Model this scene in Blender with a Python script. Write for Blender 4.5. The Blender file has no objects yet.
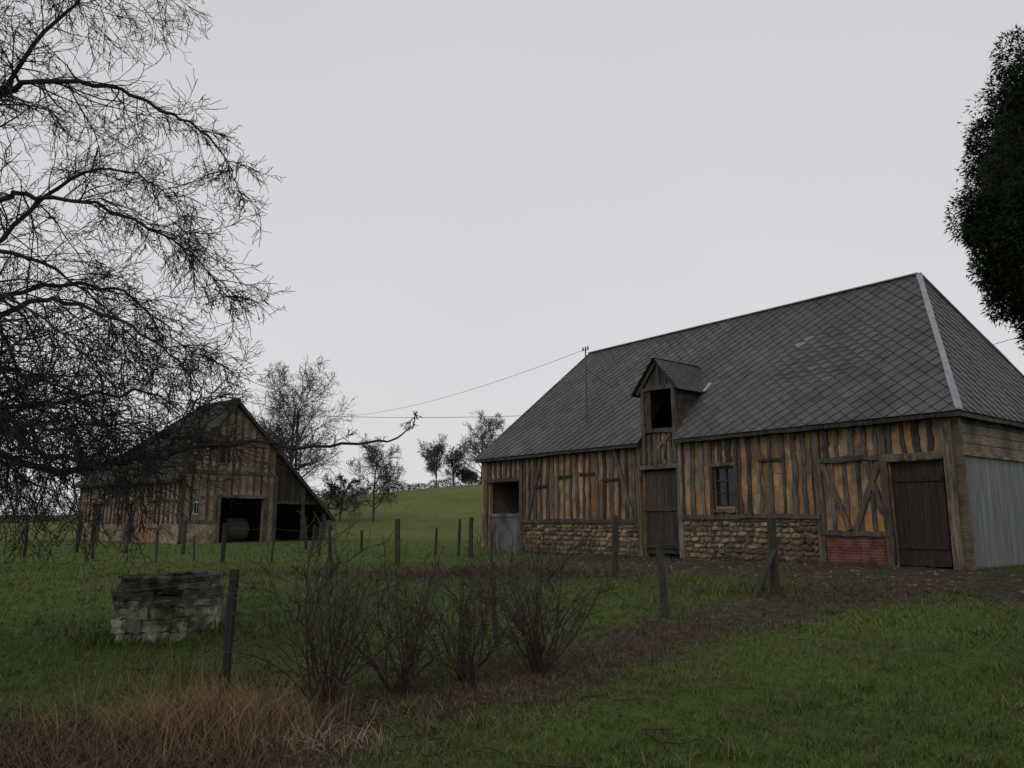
import bpy, bmesh, math, random
import numpy as np
from mathutils import Vector, Matrix
random.seed(7); rng=np.random.default_rng(7)
scene=bpy.context.scene
R=random.uniform

# ------------------------------------------------------------------ helpers
def link(o,parent=None):
    scene.collection.objects.link(o)
    if parent: o.parent=parent
    return o
def empty(name,loc=(0,0,0),rz=0):
    e=bpy.data.objects.new(name,None); e.location=loc; e.rotation_euler=(0,0,rz); e.empty_display_size=.3
    return link(e)
class MB:
    def __init__(s): s.v=[]; s.f=[]; s.c=[]
    def face(s,idx,col=(1,1,1)): s.f.append(idx); s.c.append(col)
    def hexa(s,p,col=(1,1,1)):
        b=len(s.v); s.v+=[tuple(q) for q in p]
        for f in ((0,3,2,1),(4,5,6,7),(0,1,5,4),(1,2,6,5),(2,3,7,6),(3,0,4,7)): s.face([b+i for i in f],col)
    def box(s,x0,x1,y0,y1,z0,z1,col=(1,1,1),j=0):
        p=[(x0,y0,z0),(x1,y0,z0),(x1,y1,z0),(x0,y1,z0),(x0,y0,z1),(x1,y0,z1),(x1,y1,z1),(x0,y1,z1)]
        if j: p=[(a+R(-j,j),b+R(-j,j),c+R(-j,j)) for a,b,c in p]
        s.hexa(p,col)
    def beam(s,a,b,w,d,yd=(0,1,0),col=(1,1,1),seg=3,j=.008):
        a=Vector(a); b=Vector(b); yd=Vector(yd); t=(b-a).normalized(); sd=t.cross(yd).normalized()
        base=len(s.v)
        for i in range(seg+1):
            c=a.lerp(b,i/seg)+sd*R(-j,j)*1.5
            ww=w/2*(1+R(-.12,.12)); dd=d/2
            for (m,n) in ((-1,-1),(1,-1),(1,1),(-1,1)):
                s.v.append(tuple(c+sd*m*(ww+R(-j,j)*.5)+yd*n*(dd+R(-j,j)*.3)))
        for i in range(seg):
            o=base+i*4
            for k in range(4): s.face([o+k,o+(k+1)%4,o+4+(k+1)%4,o+4+k],col)
        s.face([base+3,base+2,base+1,base],col); o=base+seg*4; s.face([o,o+1,o+2,o+3],col)
    def prism(s,poly,axis,a,b,col=(1,1,1)):
        base=len(s.v); n=len(poly)
        for t in (a,b):
            for p in poly: s.v.append((p[0],t,p[1]) if axis=='y' else (t,p[0],p[1]))
        s.face([base+i for i in range(n)],col); s.face([base+n+i for i in reversed(range(n))],col)
        for i in range(n): s.face([base+i,base+n+i,base+n+(i+1)%n,base+(i+1)%n],col)
    def slab(s,poly,t,col=(1,1,1)):
        base=len(s.v); n=len(poly)
        for dz in (0,t):
            for p in poly: s.v.append((p[0],p[1],p[2]+dz))
        s.face([base+i for i in reversed(range(n))],col); s.face([base+n+i for i in range(n)],col)
        for i in range(n): s.face([base+i,base+(i+1)%n,base+n+(i+1)%n,base+n+i],col)
    def tube(s,pts,rad,sides=4,col=(1,1,1)):
        P=np.array(pts,float); n=len(P)
        T=np.empty_like(P); T[1:-1]=P[2:]-P[:-2]; T[0]=P[1]-P[0]; T[-1]=P[-1]-P[-2]
        T/=np.linalg.norm(T,axis=1)[:,None]+1e-9
        ref=np.array([.31,.22,.92]) if abs(T[0][2])<.8 else np.array([.9,.3,.1])
        A=np.cross(T,ref); A/=np.linalg.norm(A,axis=1)[:,None]+1e-9; B=np.cross(T,A)
        base=len(s.v)
        ang=np.arange(sides)*2*math.pi/sides
        rr=np.array(rad)[:,None,None]
        ring=P[:,None,:]+rr*(A[:,None,:]*np.cos(ang)[None,:,None]+B[:,None,:]*np.sin(ang)[None,:,None])
        s.v+= [tuple(q) for q in ring.reshape(-1,3).tolist()]
        for i in range(n-1):
            o=base+i*sides
            for k in range(sides):
                k2=(k+1)%sides; s.face([o+k,o+k2,o+sides+k2,o+sides+k],col)
        if sides>3: s.face([base+(n-1)*sides+k for k in range(sides)],col)
    def stone(s,c,sx,sy,sz,col):
        base=len(s.v)
        L=[(-1,.62),(-.55,.93),(.55,.99),(1,.6)]
        n=8; rot=R(-.25,.25); e=R(.35,.65)
        for (h,r) in L:
            for k in range(n):
                a=2*math.pi*(k+.5)/n+rot; ca,sa=math.cos(a),math.sin(a)
                m=1/max(abs(ca),abs(sa))*e+(1-e)
                s.v.append((c[0]+sx*.5*ca*m*r*R(.88,1.1),c[1]+sy*.5*h*R(.8,1.1),c[2]+sz*.5*sa*m*r*R(.88,1.1)))
        for i in range(3):
            o=base+i*n
            for k in range(n): s.face([o+k,o+n+k,o+n+(k+1)%n,o+(k+1)%n],col)
        s.face([base+k for k in range(n)],col); s.face([base+3*n+k for k in reversed(range(n))],col)
    def build(s,name,mat,parent=None,smooth=False,loc=None):
        me=bpy.data.meshes.new(name); me.from_pydata(s.v,[],s.f); me.update()
        ca=me.color_attributes.new('col','FLOAT_COLOR','CORNER')
        tot=np.array([len(f) for f in s.f]); cc=np.repeat(np.array([tuple(c)[:3] for c in s.c],float),tot,axis=0)
        cc=np.hstack([cc,np.ones((len(cc),1))]); ca.data.foreach_set('color',cc.ravel())
        me.materials.append(mat)
        if smooth: me.polygons.foreach_set('use_smooth',[True]*len(me.polygons))
        o=bpy.data.objects.new(name,me)
        if loc: o.location=loc
        return link(o,parent)

def make_mat(name,c1,c2,scale=5,rough=.9,bump=.3,bscale=30,stretch=(1,1,1),stain=None,bdist=.02,spec=.3,metal=0,lo=.35,hi=.65):
    m=bpy.data.materials.new(name); m.use_nodes=True; nt=m.node_tree; N=nt.nodes; L=nt.links
    b=N['Principled BSDF']; b.inputs['Roughness'].default_value=rough
    b.inputs['Specular IOR Level'].default_value=spec; b.inputs['Metallic'].default_value=metal
    tc=N.new('ShaderNodeTexCoord'); mp=N.new('ShaderNodeMapping'); mp.inputs['Scale'].default_value=stretch
    L.new(tc.outputs['Object'],mp.inputs['Vector'])
    nz=N.new('ShaderNodeTexNoise'); nz.inputs['Scale'].default_value=scale; nz.inputs['Detail'].default_value=6; nz.inputs['Roughness'].default_value=.65
    L.new(mp.outputs[0],nz.inputs['Vector'])
    cr=N.new('ShaderNodeValToRGB'); cr.color_ramp.elements[0].position=lo; cr.color_ramp.elements[1].position=hi
    cr.color_ramp.elements[0].color=(*c1,1); cr.color_ramp.elements[1].color=(*c2,1)
    L.new(nz.outputs['Fac'],cr.inputs[0]); col=cr.outputs[0]
    for stn in (stain if isinstance(stain,list) else ([stain] if stain else [])):
        n2=N.new('ShaderNodeTexNoise'); n2.inputs['Scale'].default_value=stn[1]; n2.inputs['Detail'].default_value=5
        mp2=N.new('ShaderNodeMapping'); mp2.inputs['Scale'].default_value=stn[3] if len(stn)>3 else (1,1,1)
        L.new(tc.outputs['Object'],mp2.inputs['Vector']); L.new(mp2.outputs[0],n2.inputs['Vector'])
        r2=N.new('ShaderNodeValToRGB'); r2.color_ramp.elements[0].position=.46; r2.color_ramp.elements[1].position=.62
        r2.color_ramp.elements[0].color=(0,0,0,1); r2.color_ramp.elements[1].color=(stn[2],)*3+(1,)
        L.new(n2.outputs['Fac'],r2.inputs[0])
        mx=N.new('ShaderNodeMixRGB'); mx.inputs[2].default_value=(*stn[0],1)
        L.new(r2.outputs[0],mx.inputs[0]); L.new(col,mx.inputs[1]); col=mx.outputs[0]
    at=N.new('ShaderNodeAttribute'); at.attribute_name='col'
    mu=N.new('ShaderNodeMixRGB'); mu.blend_type='MULTIPLY'; mu.inputs[0].default_value=1
    L.new(col,mu.inputs[1]); L.new(at.outputs['Color'],mu.inputs[2]); L.new(mu.outputs[0],b.inputs['Base Color'])
    if bump:
        nb=N.new('ShaderNodeTexNoise'); nb.inputs['Scale'].default_value=bscale; nb.inputs['Detail'].default_value=5
        L.new(mp.outputs[0],nb.inputs['Vector'])
        bp=N.new('ShaderNodeBump'); bp.inputs['Strength'].default_value=bump; bp.inputs['Distance'].default_value=bdist
        L.new(nb.outputs['Fac'],bp.inputs['Height']); L.new(bp.outputs[0],b.inputs['Normal'])
    return m
def blade_mat(name):
    m=bpy.data.materials.new(name); m.use_nodes=True; N=m.node_tree.nodes; L=m.node_tree.links
    b=N['Principled BSDF']; b.inputs['Roughness'].default_value=.85; b.inputs['Specular IOR Level'].default_value=.12
    at=N.new('ShaderNodeAttribute'); at.attribute_name='col'; L.new(at.outputs['Color'],b.inputs['Base Color']); return m
def brick_mat(name,swap,c1=(.22,.055,.03),c2=(.11,.034,.024),mo=(.16,.13,.1)):
    m=bpy.data.materials.new(name); m.use_nodes=True; N=m.node_tree.nodes; L=m.node_tree.links
    b=N['Principled BSDF']; b.inputs['Roughness'].default_value=.9
    tc=N.new('ShaderNodeTexCoord'); sp=N.new('ShaderNodeSeparateXYZ'); cb=N.new('ShaderNodeCombineXYZ')
    L.new(tc.outputs['Object'],sp.inputs[0]); L.new(sp.outputs['Y' if swap else 'X'],cb.inputs['X']); L.new(sp.outputs['Z'],cb.inputs['Y'])
    br=N.new('ShaderNodeTexBrick'); br.inputs['Scale'].default_value=1; br.inputs['Brick Width'].default_value=.22; br.inputs['Row Height'].default_value=.07
    br.inputs['Mortar Size'].default_value=.008
    br.inputs['Color1'].default_value=(*c1,1); br.inputs['Color2'].default_value=(*c2,1); br.inputs['Mortar'].default_value=(*mo,1)
    L.new(cb.outputs[0],br.inputs['Vector'])
    nz=N.new('ShaderNodeTexNoise'); nz.inputs['Scale'].default_value=4; nz.inputs['Detail'].default_value=6; L.new(tc.outputs['Object'],nz.inputs['Vector'])
    mr=N.new('ShaderNodeMapRange'); mr.inputs['From Min'].default_value=.3; mr.inputs['From Max'].default_value=.7; mr.inputs['To Min'].default_value=.35; mr.inputs['To Max'].default_value=1.1; L.new(nz.outputs['Fac'],mr.inputs['Value'])
    mx=N.new('ShaderNodeMixRGB'); mx.blend_type='MULTIPLY'; mx.inputs[0].default_value=1
    L.new(br.outputs['Color'],mx.inputs[1]); L.new(mr.outputs[0],mx.inputs[2]); L.new(mx.outputs[0],b.inputs['Base Color'])
    bp=N.new('ShaderNodeBump'); bp.inputs['Strength'].default_value=.6; bp.inputs['Distance'].default_value=.01; bp.invert=True
    L.new(br.outputs['Fac'],bp.inputs['Height']); L.new(bp.outputs[0],b.inputs['Normal'])
    return m

M_clay=make_mat('ochre_clay_infill',(.25,.125,.048),(.47,.255,.108),3.5,.95,.7,14,stain=[((.13,.092,.06),1.1,.85,(2.2,2.2,.6)),((.36,.30,.22),1.7,.45),((.09,.075,.06),4.5,.6,(1.5,1.5,.5))],bdist=.035)
M_stud=make_mat('weathered_oak',(.036,.032,.028),(.120,.105,.088),14,.9,.6,60,(3,3,.25),stain=[((.022,.020,.018),2,.6),((.17,.16,.145),5,.45,(3,3,.3))])
M_plank=make_mat('old_door_planks',(.018,.015,.013),(.055,.046,.038),10,.9,.6,60,(4,4,.2))
M_greyplank=make_mat('grey_boards',(.08,.085,.088),(.17,.175,.18),8,.85,.5,50,(4,4,.25),stain=((.04,.036,.03),1.5,.7))
M_tanwood=make_mat('pale_board',(.11,.09,.064),(.25,.21,.15),9,.9,.5,50,(.4,.4,4),stain=((.05,.042,.033),1.6,.7))
M_metal=make_mat('sheet_metal',(.085,.094,.104),(.165,.178,.19),3,.6,.15,12,(2,2,.3),stain=((.10,.08,.06),1.4,.5,(2,2,.3)),spec=.4)
M_zinc=make_mat('zinc_flashing',(.22,.235,.25),(.34,.36,.38),4,.55,.2,15,spec=.5)
M_slate=make_mat('slate_tiles',(.050,.051,.057),(.088,.089,.095),1.6,.66,.3,40,stain=[((.075,.072,.058),.7,.5),((.037,.037,.038),.45,.5)],spec=.4)
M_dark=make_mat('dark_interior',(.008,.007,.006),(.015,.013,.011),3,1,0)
M_stone=make_mat('rubble_stone',(.14,.112,.072),(.38,.31,.21),9,.95,.8,30,stain=[((.055,.055,.035),2,.55),((.08,.065,.045),.8,.5)])
M_mortar=make_mat('mortar',(.08,.066,.046),(.18,.145,.10),8,1,.8,25)
M_well=make_mat('mossy_well_stone',(.034,.034,.027),(.14,.138,.118),5,.95,1,18,stain=[((.020,.028,.009),2.2,.85),((.30,.295,.26),6,.4)],bdist=.04)
M_brick=brick_mat('red_brick',False)
M_oldroof=make_mat('old_roof_tiles',(.016,.015,.014),(.045,.04,.035),3,.9,.8,9,(.6,.6,5),stain=((.028,.032,.017),.8,.6),bdist=.06)
M_bark=make_mat('bark',(.015,.012,.010),(.038,.032,.028),12,.95,.4,50)
M_twig=make_mat('shrub_twigs',(.026,.018,.016),(.065,.046,.038),12,.9,0)
M_farbark=make_mat('pale_bark',(.045,.04,.037),(.085,.078,.07),1,.95,0)
M_post=make_mat('post_wood',(.018,.016,.013),(.065,.06,.048),16,.95,.7,60,(3,3,.3),stain=((.03,.038,.013),4,.5))
M_wire=make_mat('rusty_wire',(.05,.045,.04),(.1,.09,.08),10,.6,0)
M_glass=make_mat('old_glass',(.01,.011,.012),(.02,.021,.022),3,.15,.1,6,spec=.4)
M_white=make_mat('flaking_paint',(.30,.30,.28),(.5,.5,.47),14,.8,.3)
M_hay=make_mat('hay',(.035,.032,.028),(.08,.073,.06),10,1,.8,30,(1,1,4))
M_leaf=blade_mat('grass_blades'); M_conif=blade_mat('evergreen_needles')

# ------------------------------------------------------------------ terrain
def ss(a,b,x):
    t=np.clip((np.asarray(x,float)-a)/(b-a),0,1); return t*t*(3-2*t)
def wob(x,y,f,seed=0):
    return (np.sin(f*(x*1.0+y*.35)+seed)+np.sin(f*(-.55*x+y*1.13)*1.31+seed*2.1)+np.sin(f*(.8*x-.9*y)*1.87+seed*.7)+np.sin(f*(1.7*x+1.9*y)*1.3+1.3*seed))/4
Cx,Cy=9.68,16.8
def H(x,y):
    x=np.asarray(x,float); y=np.asarray(y,float)
    h=.42*ss(5.5,17,y)+.13*ss(3,9,x)*ss(12,17,y)
    hill=np.clip(6.6+.085*(x+4),1.8,9.5)
    h=h+hill*ss(42,125,y)-(hill+6)*ss(128,260,y)
    near=ss(60,20,y)
    h=h+.035*wob(x,y,1.1,1)*near+.018*wob(x,y,3.1,2)*near+.014*wob(x,y,7.3,4)*near+.25*wob(x,y,.11,3)*ss(45,70,y)
    h=h+.12*np.exp(-(((x-0.0)/3.2)**2+((y-16.2)/1.1)**2))
    return h
def Hf(x,y): return float(H(x,y))
STRIP=np.array([(-4.2,4.6),(-1.8,6.2),(-.3,7.5),(1.0,9.0),(2.9,11.2),(5.4,13.2),(8,14)])
def dstrip(x,y):
    d=np.full(np.shape(x),1e9)
    for a,b in zip(STRIP[:-1],STRIP[1:]):
        ab=b-a; t=np.clip(((x-a[0])*ab[0]+(y-a[1])*ab[1])/(ab@ab),0,1)
        d=np.minimum(d,np.hypot(x-a[0]-t*ab[0],y-a[1]-t*ab[1]))
    return d
def mud(x,y):
    x=np.asarray(x,float); y=np.asarray(y,float)
    n=.35*wob(x,y,2.3,5)+.25*wob(x,y,6.1,6)+.12*wob(x,y,15,2)
    m1=1-ss(.0,1.6,dstrip(x,y)+n*1.4)
    q=-((x-Cx)*.787+(y-Cy)*.617); s=-(x-Cx)*.617+(y-Cy)*.787
    m2=ss(-.8,.1,q)*(1-ss(3.2,5.4,q+n*2))*ss(-26,-20,s)*(1-ss(9,15,s))
    m3=.8*np.exp(-(((x+.3)/3.4)**2+((y-16.0)/1.8)**2))
    m4=.95*np.exp(-(((x+2.4)/2.0)**2+((y-5.6)/1.3)**2))
    m5=.5*(1-ss(.2,1.0,np.abs(q-.1)+n))*ss(-1,3,s)*(1-ss(17,19,s))
    m6=.5*ss(.1,.7,wob(x,y,.9,11)+.5*wob(x,y,3.7,4))*(1-ss(1.5,5,dstrip(x,y)))
    m7=.35*ss(.25,.8,wob(x,y,.7,3)+.6*wob(x,y,4.7,7))
    return np.clip(np.maximum.reduce([m1*.85,m2,m3,m4,m5,m6,m7]),0,1)
def axis(lo,hi,step,far_lo,far_hi,g=1.13):
    a=list(np.arange(lo,hi,step)); s=step; v=a[-1]
    while v<far_hi: s*=g; v+=s; a.append(v)
    s=step; v=lo; b=[]
    while v>far_lo: s*=g; v-=s; b.append(v)
    return np.array(b[::-1]+a)
xs=axis(-13,14,.14,-900,900); ys=axis(3,24,.14,-120,1500,1.07)
X,Y=np.meshgrid(xs,ys); Z=H(X,Y)
nx,ny=len(xs),len(ys)
V=np.stack([X.ravel(),Y.ravel(),Z.ravel()],1)
i=np.arange(nx*ny).reshape(ny,nx)
F=np.stack([i[:-1,:-1],i[:-1,1:],i[1:,1:],i[1:,:-1]],-1).reshape(-1,4)
def fastmesh(name,V,F):
    me=bpy.data.meshes.new(name); k=F.shape[1]
    me.vertices.add(len(V)); me.vertices.foreach_set('co',V.astype(np.float32).ravel())
    me.loops.add(F.size); me.loops.foreach_set('vertex_index',F.astype(np.int32).ravel())
    me.polygons.add(len(F)); me.polygons.foreach_set('loop_start',(np.arange(len(F))*k).astype(np.int32)); me.polygons.foreach_set('loop_total',np.full(len(F),k,np.int32))
    me.update(calc_edges=True); me.validate(); return me
me=fastmesh('ground',V,F); me.polygons.foreach_set('use_smooth',[True]*len(me.polygons))
at=me.attributes.new('mud','FLOAT','POINT'); at.data.foreach_set('value',mud(X,Y).ravel().astype(np.float32))
at=me.attributes.new('skylit_pasture','FLOAT','POINT'); at.data.foreach_set('value',(ss(24,58,Y)).ravel().astype(np.float32))  # far field colour, with sky-lit brightening over distance painted in
g=bpy.data.objects.new('ground',me); link(g)
m=bpy.data.materials.new('grass_and_mud'); m.use_nodes=True; nt=m.node_tree; N=nt.nodes; L=nt.links
b=N['Principled BSDF']; b.inputs['Roughness'].default_value=1; b.inputs['Specular IOR Level'].default_value=.1
tc=N.new('ShaderNodeTexCoord')
def noise(sc,det=6,rg=.6):
    n=N.new('ShaderNodeTexNoise'); n.inputs['Scale'].default_value=sc; n.inputs['Detail'].default_value=det; n.inputs['Roughness'].default_value=rg
    L.new(tc.outputs['Object'],n.inputs['Vector']); return n.outputs['Fac']
def ramp(fac,stops):
    r=N.new('ShaderNodeValToRGB'); e=r.color_ramp.elements
    while len(e)<len(stops): e.new(.5)
    for k,(p,c) in enumerate(stops): e[k].position=p; e[k].color=(*c,1)
    L.new(fac,r.inputs[0]); return r.outputs[0]
def mix(f,a,b_,mode='MIX'):
    x=N.new('ShaderNodeMixRGB'); x.blend_type=mode
    if isinstance(f,float): x.inputs[0].default_value=f
    else: L.new(f,x.inputs[0])
    L.new(a,x.inputs[1]); L.new(b_,x.inputs[2]); return x.outputs[0]
gr_a=ramp(noise(.16,5),[(.35,(.056,.094,.021)),(.5,(.070,.106,.027)),(.68,(.098,.114,.037))])
gr_b=ramp(noise(9,6,.75),[(.3,(.45,.5,.45)),(.7,(1.3,1.25,1.2))])
grass=mix(1.0,gr_a,gr_b,'MULTIPLY')
past=mix(1.0,ramp(noise(.05,6,.65),[(.35,(.078,.104,.029)),(.5,(.108,.130,.038)),(.66,(.14,.142,.052))]),ramp(noise(1.1,6,.8),[(.3,(.62,.65,.62)),(.7,(1.2,1.15,1.1))]),'MULTIPLY')
pa=N.new('ShaderNodeAttribute'); pa.attribute_name='skylit_pasture'
grass=mix(pa.outputs['Fac'],grass,past)
mudc=ramp(noise(5,8,.75),[(.3,(.024,.019,.013)),(.5,(.056,.044,.030)),(.72,(.115,.093,.067))])
atn=N.new('ShaderNodeAttribute'); atn.attribute_name='mud'
add=N.new('ShaderNodeMath'); add.operation='ADD'; L.new(atn.outputs['Fac'],add.inputs[0])
sb=N.new('ShaderNodeMath'); sb.operation='MULTIPLY_ADD'; L.new(noise(4,8,.75),sb.inputs[0]); sb.inputs[1].default_value=1.8; sb.inputs[2].default_value=-.9
L.new(sb.outputs[0],add.inputs[1])
fac=ramp(add.outputs[0],[(.27,(0,0,0)),(.65,(1,1,1))])
L.new(mix(fac,grass,mudc),b.inputs['Base Color'])
bp=N.new('ShaderNodeBump'); bp.inputs['Strength'].default_value=.9; bp.inputs['Distance'].default_value=.07
L.new(noise(11,6,.7),bp.inputs['Height']); L.new(bp.outputs[0],b.inputs['Normal'])
me.materials.append(m)

# ------------------------------------------------------------------ blades
def blades(name,P,hgt,wid,lean,cols,mat,seg=1,parent=None,dirs=None,down=0):
    n=len(P); a=rng.uniform(0,2*np.pi,n) if dirs is None else dirs
    D=np.stack([np.cos(a),np.sin(a),np.zeros(n)],1); b2=a+rng.uniform(.6,2.5,n)
    S=np.stack([np.cos(b2),np.sin(b2),np.zeros(n)],1)*(wid/2)[:,None]
    rows=[]
    for k in range(seg):
        t=k/seg
        c=P+D*(lean*hgt*t*t)[:,None]+np.array([0,0,1.])*(hgt*(t-down*t*t))[:,None]
        w=S*(1-t*.6); rows+= [c-w,c+w]
    tip=P+D*(lean*hgt)[:,None]+np.array([0,0,1.])*(hgt*(1-down))[:,None]; rows.append(tip)
    V=np.stack(rows,1).reshape(-1,3); nv=2*seg+1
    f=[]
    base=np.arange(n)[:,None]*nv
    for k in range(seg-1):
        o=2*k; f.append(base+np.array([[o,o+1,o+3]])); f.append(base+np.array([[o,o+3,o+2]]))
    o=2*(seg-1); f.append(base+np.array([[o,o+1,o+2]]))
    F=np.concatenate(f,0)
    me=fastmesh(name,V,F)
    ca=me.color_attributes.new('col','FLOAT_COLOR','POINT')
    cc=np.repeat(np.hstack([cols,np.ones((n,1))]),nv,axis=0); ca.data.foreach_set('color',cc.astype(np.float32).ravel())
    me.materials.append(mat); o=bpy.data.objects.new(name,me); return link(o,parent)
def scatter(n,y0,y1,pw=1.0,spread=.78):
    y=y0+(y1-y0)*rng.random(n)**pw; x=rng.uniform(-1,1,n)*(y*spread+1.0); return x,y
def in_barn(x,y,mg=.0):
    q=(x-Cx)*.787+(y-Cy)*.617; s=-(x-Cx)*.617+(y-Cy)*.787
    return (q>-mg)&(q<7)&(s>-mg)&(s<17.4)
def grass_patch(name,n,y0,y1,h0,h1,w,parent=None):
    x,y=scatter(n,y0,y1); md=mud(x,y)
    keep=(rng.random(n)>(md+.25*wob(x,y,5,9))*1.1)&~in_barn(x,y); x,y=x[keep],y[keep]; md=md[keep]; k=len(x)
    cl=.5+.5*wob(x,y,2.7,8); cl2=.5+.5*wob(x,y,.6,3); cl3=.5+.5*wob(x,y,9.5,5)
    hg=rng.uniform(h0,h1,k)*(.35+.8*cl+.6*cl3**2)
    g1=np.array([.053,.098,.021]); g2=np.array([.125,.152,.045]); st=np.array([.22,.18,.10])
    t=(rng.random(k)*.6+.4*cl2)[:,None]; c=g1*(1-t)+g2*t
    dry=rng.random(k)<(.05+.12*cl+.55*np.clip(md,0,1)); c[dry]=st*rng.uniform(.35,1,(dry.sum(),1))
    c*=rng.uniform(.65,1.2,(k,1))*(.75+.35*cl2)[:,None]
    P=np.stack([x,y,H(x,y)-.01],1)
    return blades(name,P,hg,np.full(k,w)*rng.uniform(.7,1.3,k),rng.uniform(.2,1.5,k),c,M_leaf,1,parent)
o1=grass_patch('grass',190000,4.2,10,.025,.075,.008)
grass_patch('grass_mid',120000,10,22,.03,.085,.016,o1)
grass_patch('grass_far',45000,22,45,.03,.09,.035,o1)
tp=[]
for _ in range(150):
    yy=R(4.8,20); xx=R(-1,1)*(yy*.75)
    if in_barn(np.array(xx),np.array(yy),.3) or Hf(xx,yy)>3: continue
    k=random.randint(25,60); sd=R(.04,.10); tp.append(np.stack([xx+rng.normal(0,sd,k),yy+rng.normal(0,sd,k)],1))
tp=np.concatenate(tp); n=len(tp); cc=np.array([.06,.095,.024])*rng.uniform(.5,1.3,(n,1)); cc[rng.random(n)<.18]=(.17,.14,.08)
blades('grass_tufts',np.stack([tp[:,0],tp[:,1],H(tp[:,0],tp[:,1])-.01],1),rng.uniform(.05,.16,n),np.full(n,.009),rng.uniform(.2,1.2,n),cc,M_leaf,3,o1,down=.15)

def weeds(name,cx,cy,sx,sy,n,h0,h1,base,w=.006,lean=(.2,1.0),seg=3,down=.15,ang=0,parent=None):
    a=rng.normal(0,1,n)*sx; bb=rng.normal(0,1,n)*sy
    x=cx+a*math.cos(ang)-bb*math.sin(ang); y=cy+a*math.sin(ang)+bb*math.cos(ang)
    c=np.array(base)*rng.uniform(.4,1.3,(n,1))*rng.uniform(.9,1.1,(n,3))
    return blades(name,np.stack([x,y,H(x,y)-.01],1),rng.uniform(h0,h1,n),np.full(n,w),rng.uniform(*lean,n),c,M_leaf,seg,down=down,parent=parent)
dg=weeds('dry_grass_clump',-2.2,6.15,.36,.28,2400,.12,.42,(.21,.135,.074),.005,(.2,1.2))
weeds('dry_grass_side',-2.95,5.95,.33,.25,1400,.10,.32,(.16,.105,.060),.005,(.3,1.4),parent=dg)
weeds('dry_grass_front',-2.4,5.5,.75,.28,2600,.04,.16,(.12,.085,.054),.006,(.6,2.2),parent=dg)
weeds('dry_grass_edge',-3.7,5.7,.5,.5,1200,.08,.26,(.09,.068,.042),.006,(.3,1.4),parent=dg)
weeds('dry_stalks_fallen',-1.3,5.75,.25,.16,170,.07,.19,(.28,.22,.135),.007,(.8,2.4),parent=dg)
weeds('tall_straws',-2.9,7.0,.5,.5,160,.25,.55,(.24,.17,.09),.004,(.1,.6),parent=dg)
dw=weeds('dead_weeds',0,16.1,2.2,.6,3800,.06,.26,(.105,.078,.052),.012,(.2,1.2))
weeds('weeds_b',-4.0,17.5,2.2,.8,2000,.06,.22,(.12,.10,.05),.012,(.2,1.2),parent=dw)
weeds('weeds_c',.2,8.6,2.3,.5,7000,.02,.11,(.115,.09,.055),.006,(.4,2.2),ang=.72,parent=dw)
weeds('weeds_c2',-.9,7.2,1.1,.5,4500,.02,.10,(.115,.085,.055),.006,(.4,2.4),ang=.5,parent=dw)
weeds('weeds_d',-2.9,7.9,.5,.4,900,.06,.28,(.14,.12,.06),.006,(.2,1.0),parent=dw)
weeds('weeds_e',4.7,13.9,1.3,.5,1500,.06,.22,(.10,.085,.045),.012,(.3,1.3),parent=dw)
weeds('weeds_well',-4.4,10.0,.75,.5,1800,.06,.22,(.085,.11,.035),.012,(.2,1.0),parent=dw)
n=2600; s_=rng.uniform(1.6,15,n); q_=.12+np.abs(rng.normal(0,.16,n)); x=Cx-.617*s_-.787*q_; y=Cy+.787*s_-.617*q_
k=.5+.5*wob(s_,q_,2.3,2); cc=np.where((rng.random(n)<.5)[:,None],np.array([[.05,.08,.022]]),np.array([[.12,.09,.05]]))*rng.uniform(.5,1.2,(n,1))
blades('wall_foot_weeds',np.stack([x,y,H(x,y)-.02],1),rng.uniform(.05,.30,n)*k,np.full(n,.014),rng.uniform(.2,1.2,n),cc,M_leaf,2,dw)
n=9000; t=rng.random(n); k=(t*(len(STRIP)-1)).astype(int); fr=t*(len(STRIP)-1)-k
x=STRIP[k,0]*(1-fr)+STRIP[k+1,0]*fr+rng.normal(0,.75,n); y=STRIP[k,1]*(1-fr)+STRIP[k+1,1]*fr+rng.normal(0,.65,n)
cl=np.array([.095,.070,.048])*rng.uniform(.3,1.5,(n,1))
blades('leaf_litter',np.stack([x,y,H(x,y)+.003],1),rng.uniform(.004,.016,n),rng.uniform(.012,.032,n),rng.uniform(1.5,4,n),cl,M_leaf,2)
ck=MB()
for _ in range(700):
    s0=R(-7,9); q0=R(.2,4.4); x=Cx-.617*s0-.787*q0; y=Cy+.787*s0-.617*q0; k=R(.4,1.4); sz=R(.02,.06)
    ck.stone((x,y,Hf(x,y)+sz*.1),sz*R(1,1.8),sz,sz*.8,(k,k*.95,k*.88))
ck.build('gravel',M_mortar)
fb=MB()
for _ in range(70):
    x=R(-4,1.5); y=R(5.4,9.5); a=R(0,6.28); l=R(.15,.5); p=[]
    for t in np.linspace(0,1,5): xx=x+math.cos(a+t*.4)*l*t; yy=y+math.sin(a+t*.4)*l*t; p.append((xx,yy,Hf(xx,yy)+.02+R(0,.02)))
    fb.tube(p,[R(.004,.008)]*5,4)
fb.build('fallen_twigs',M_twig)

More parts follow.
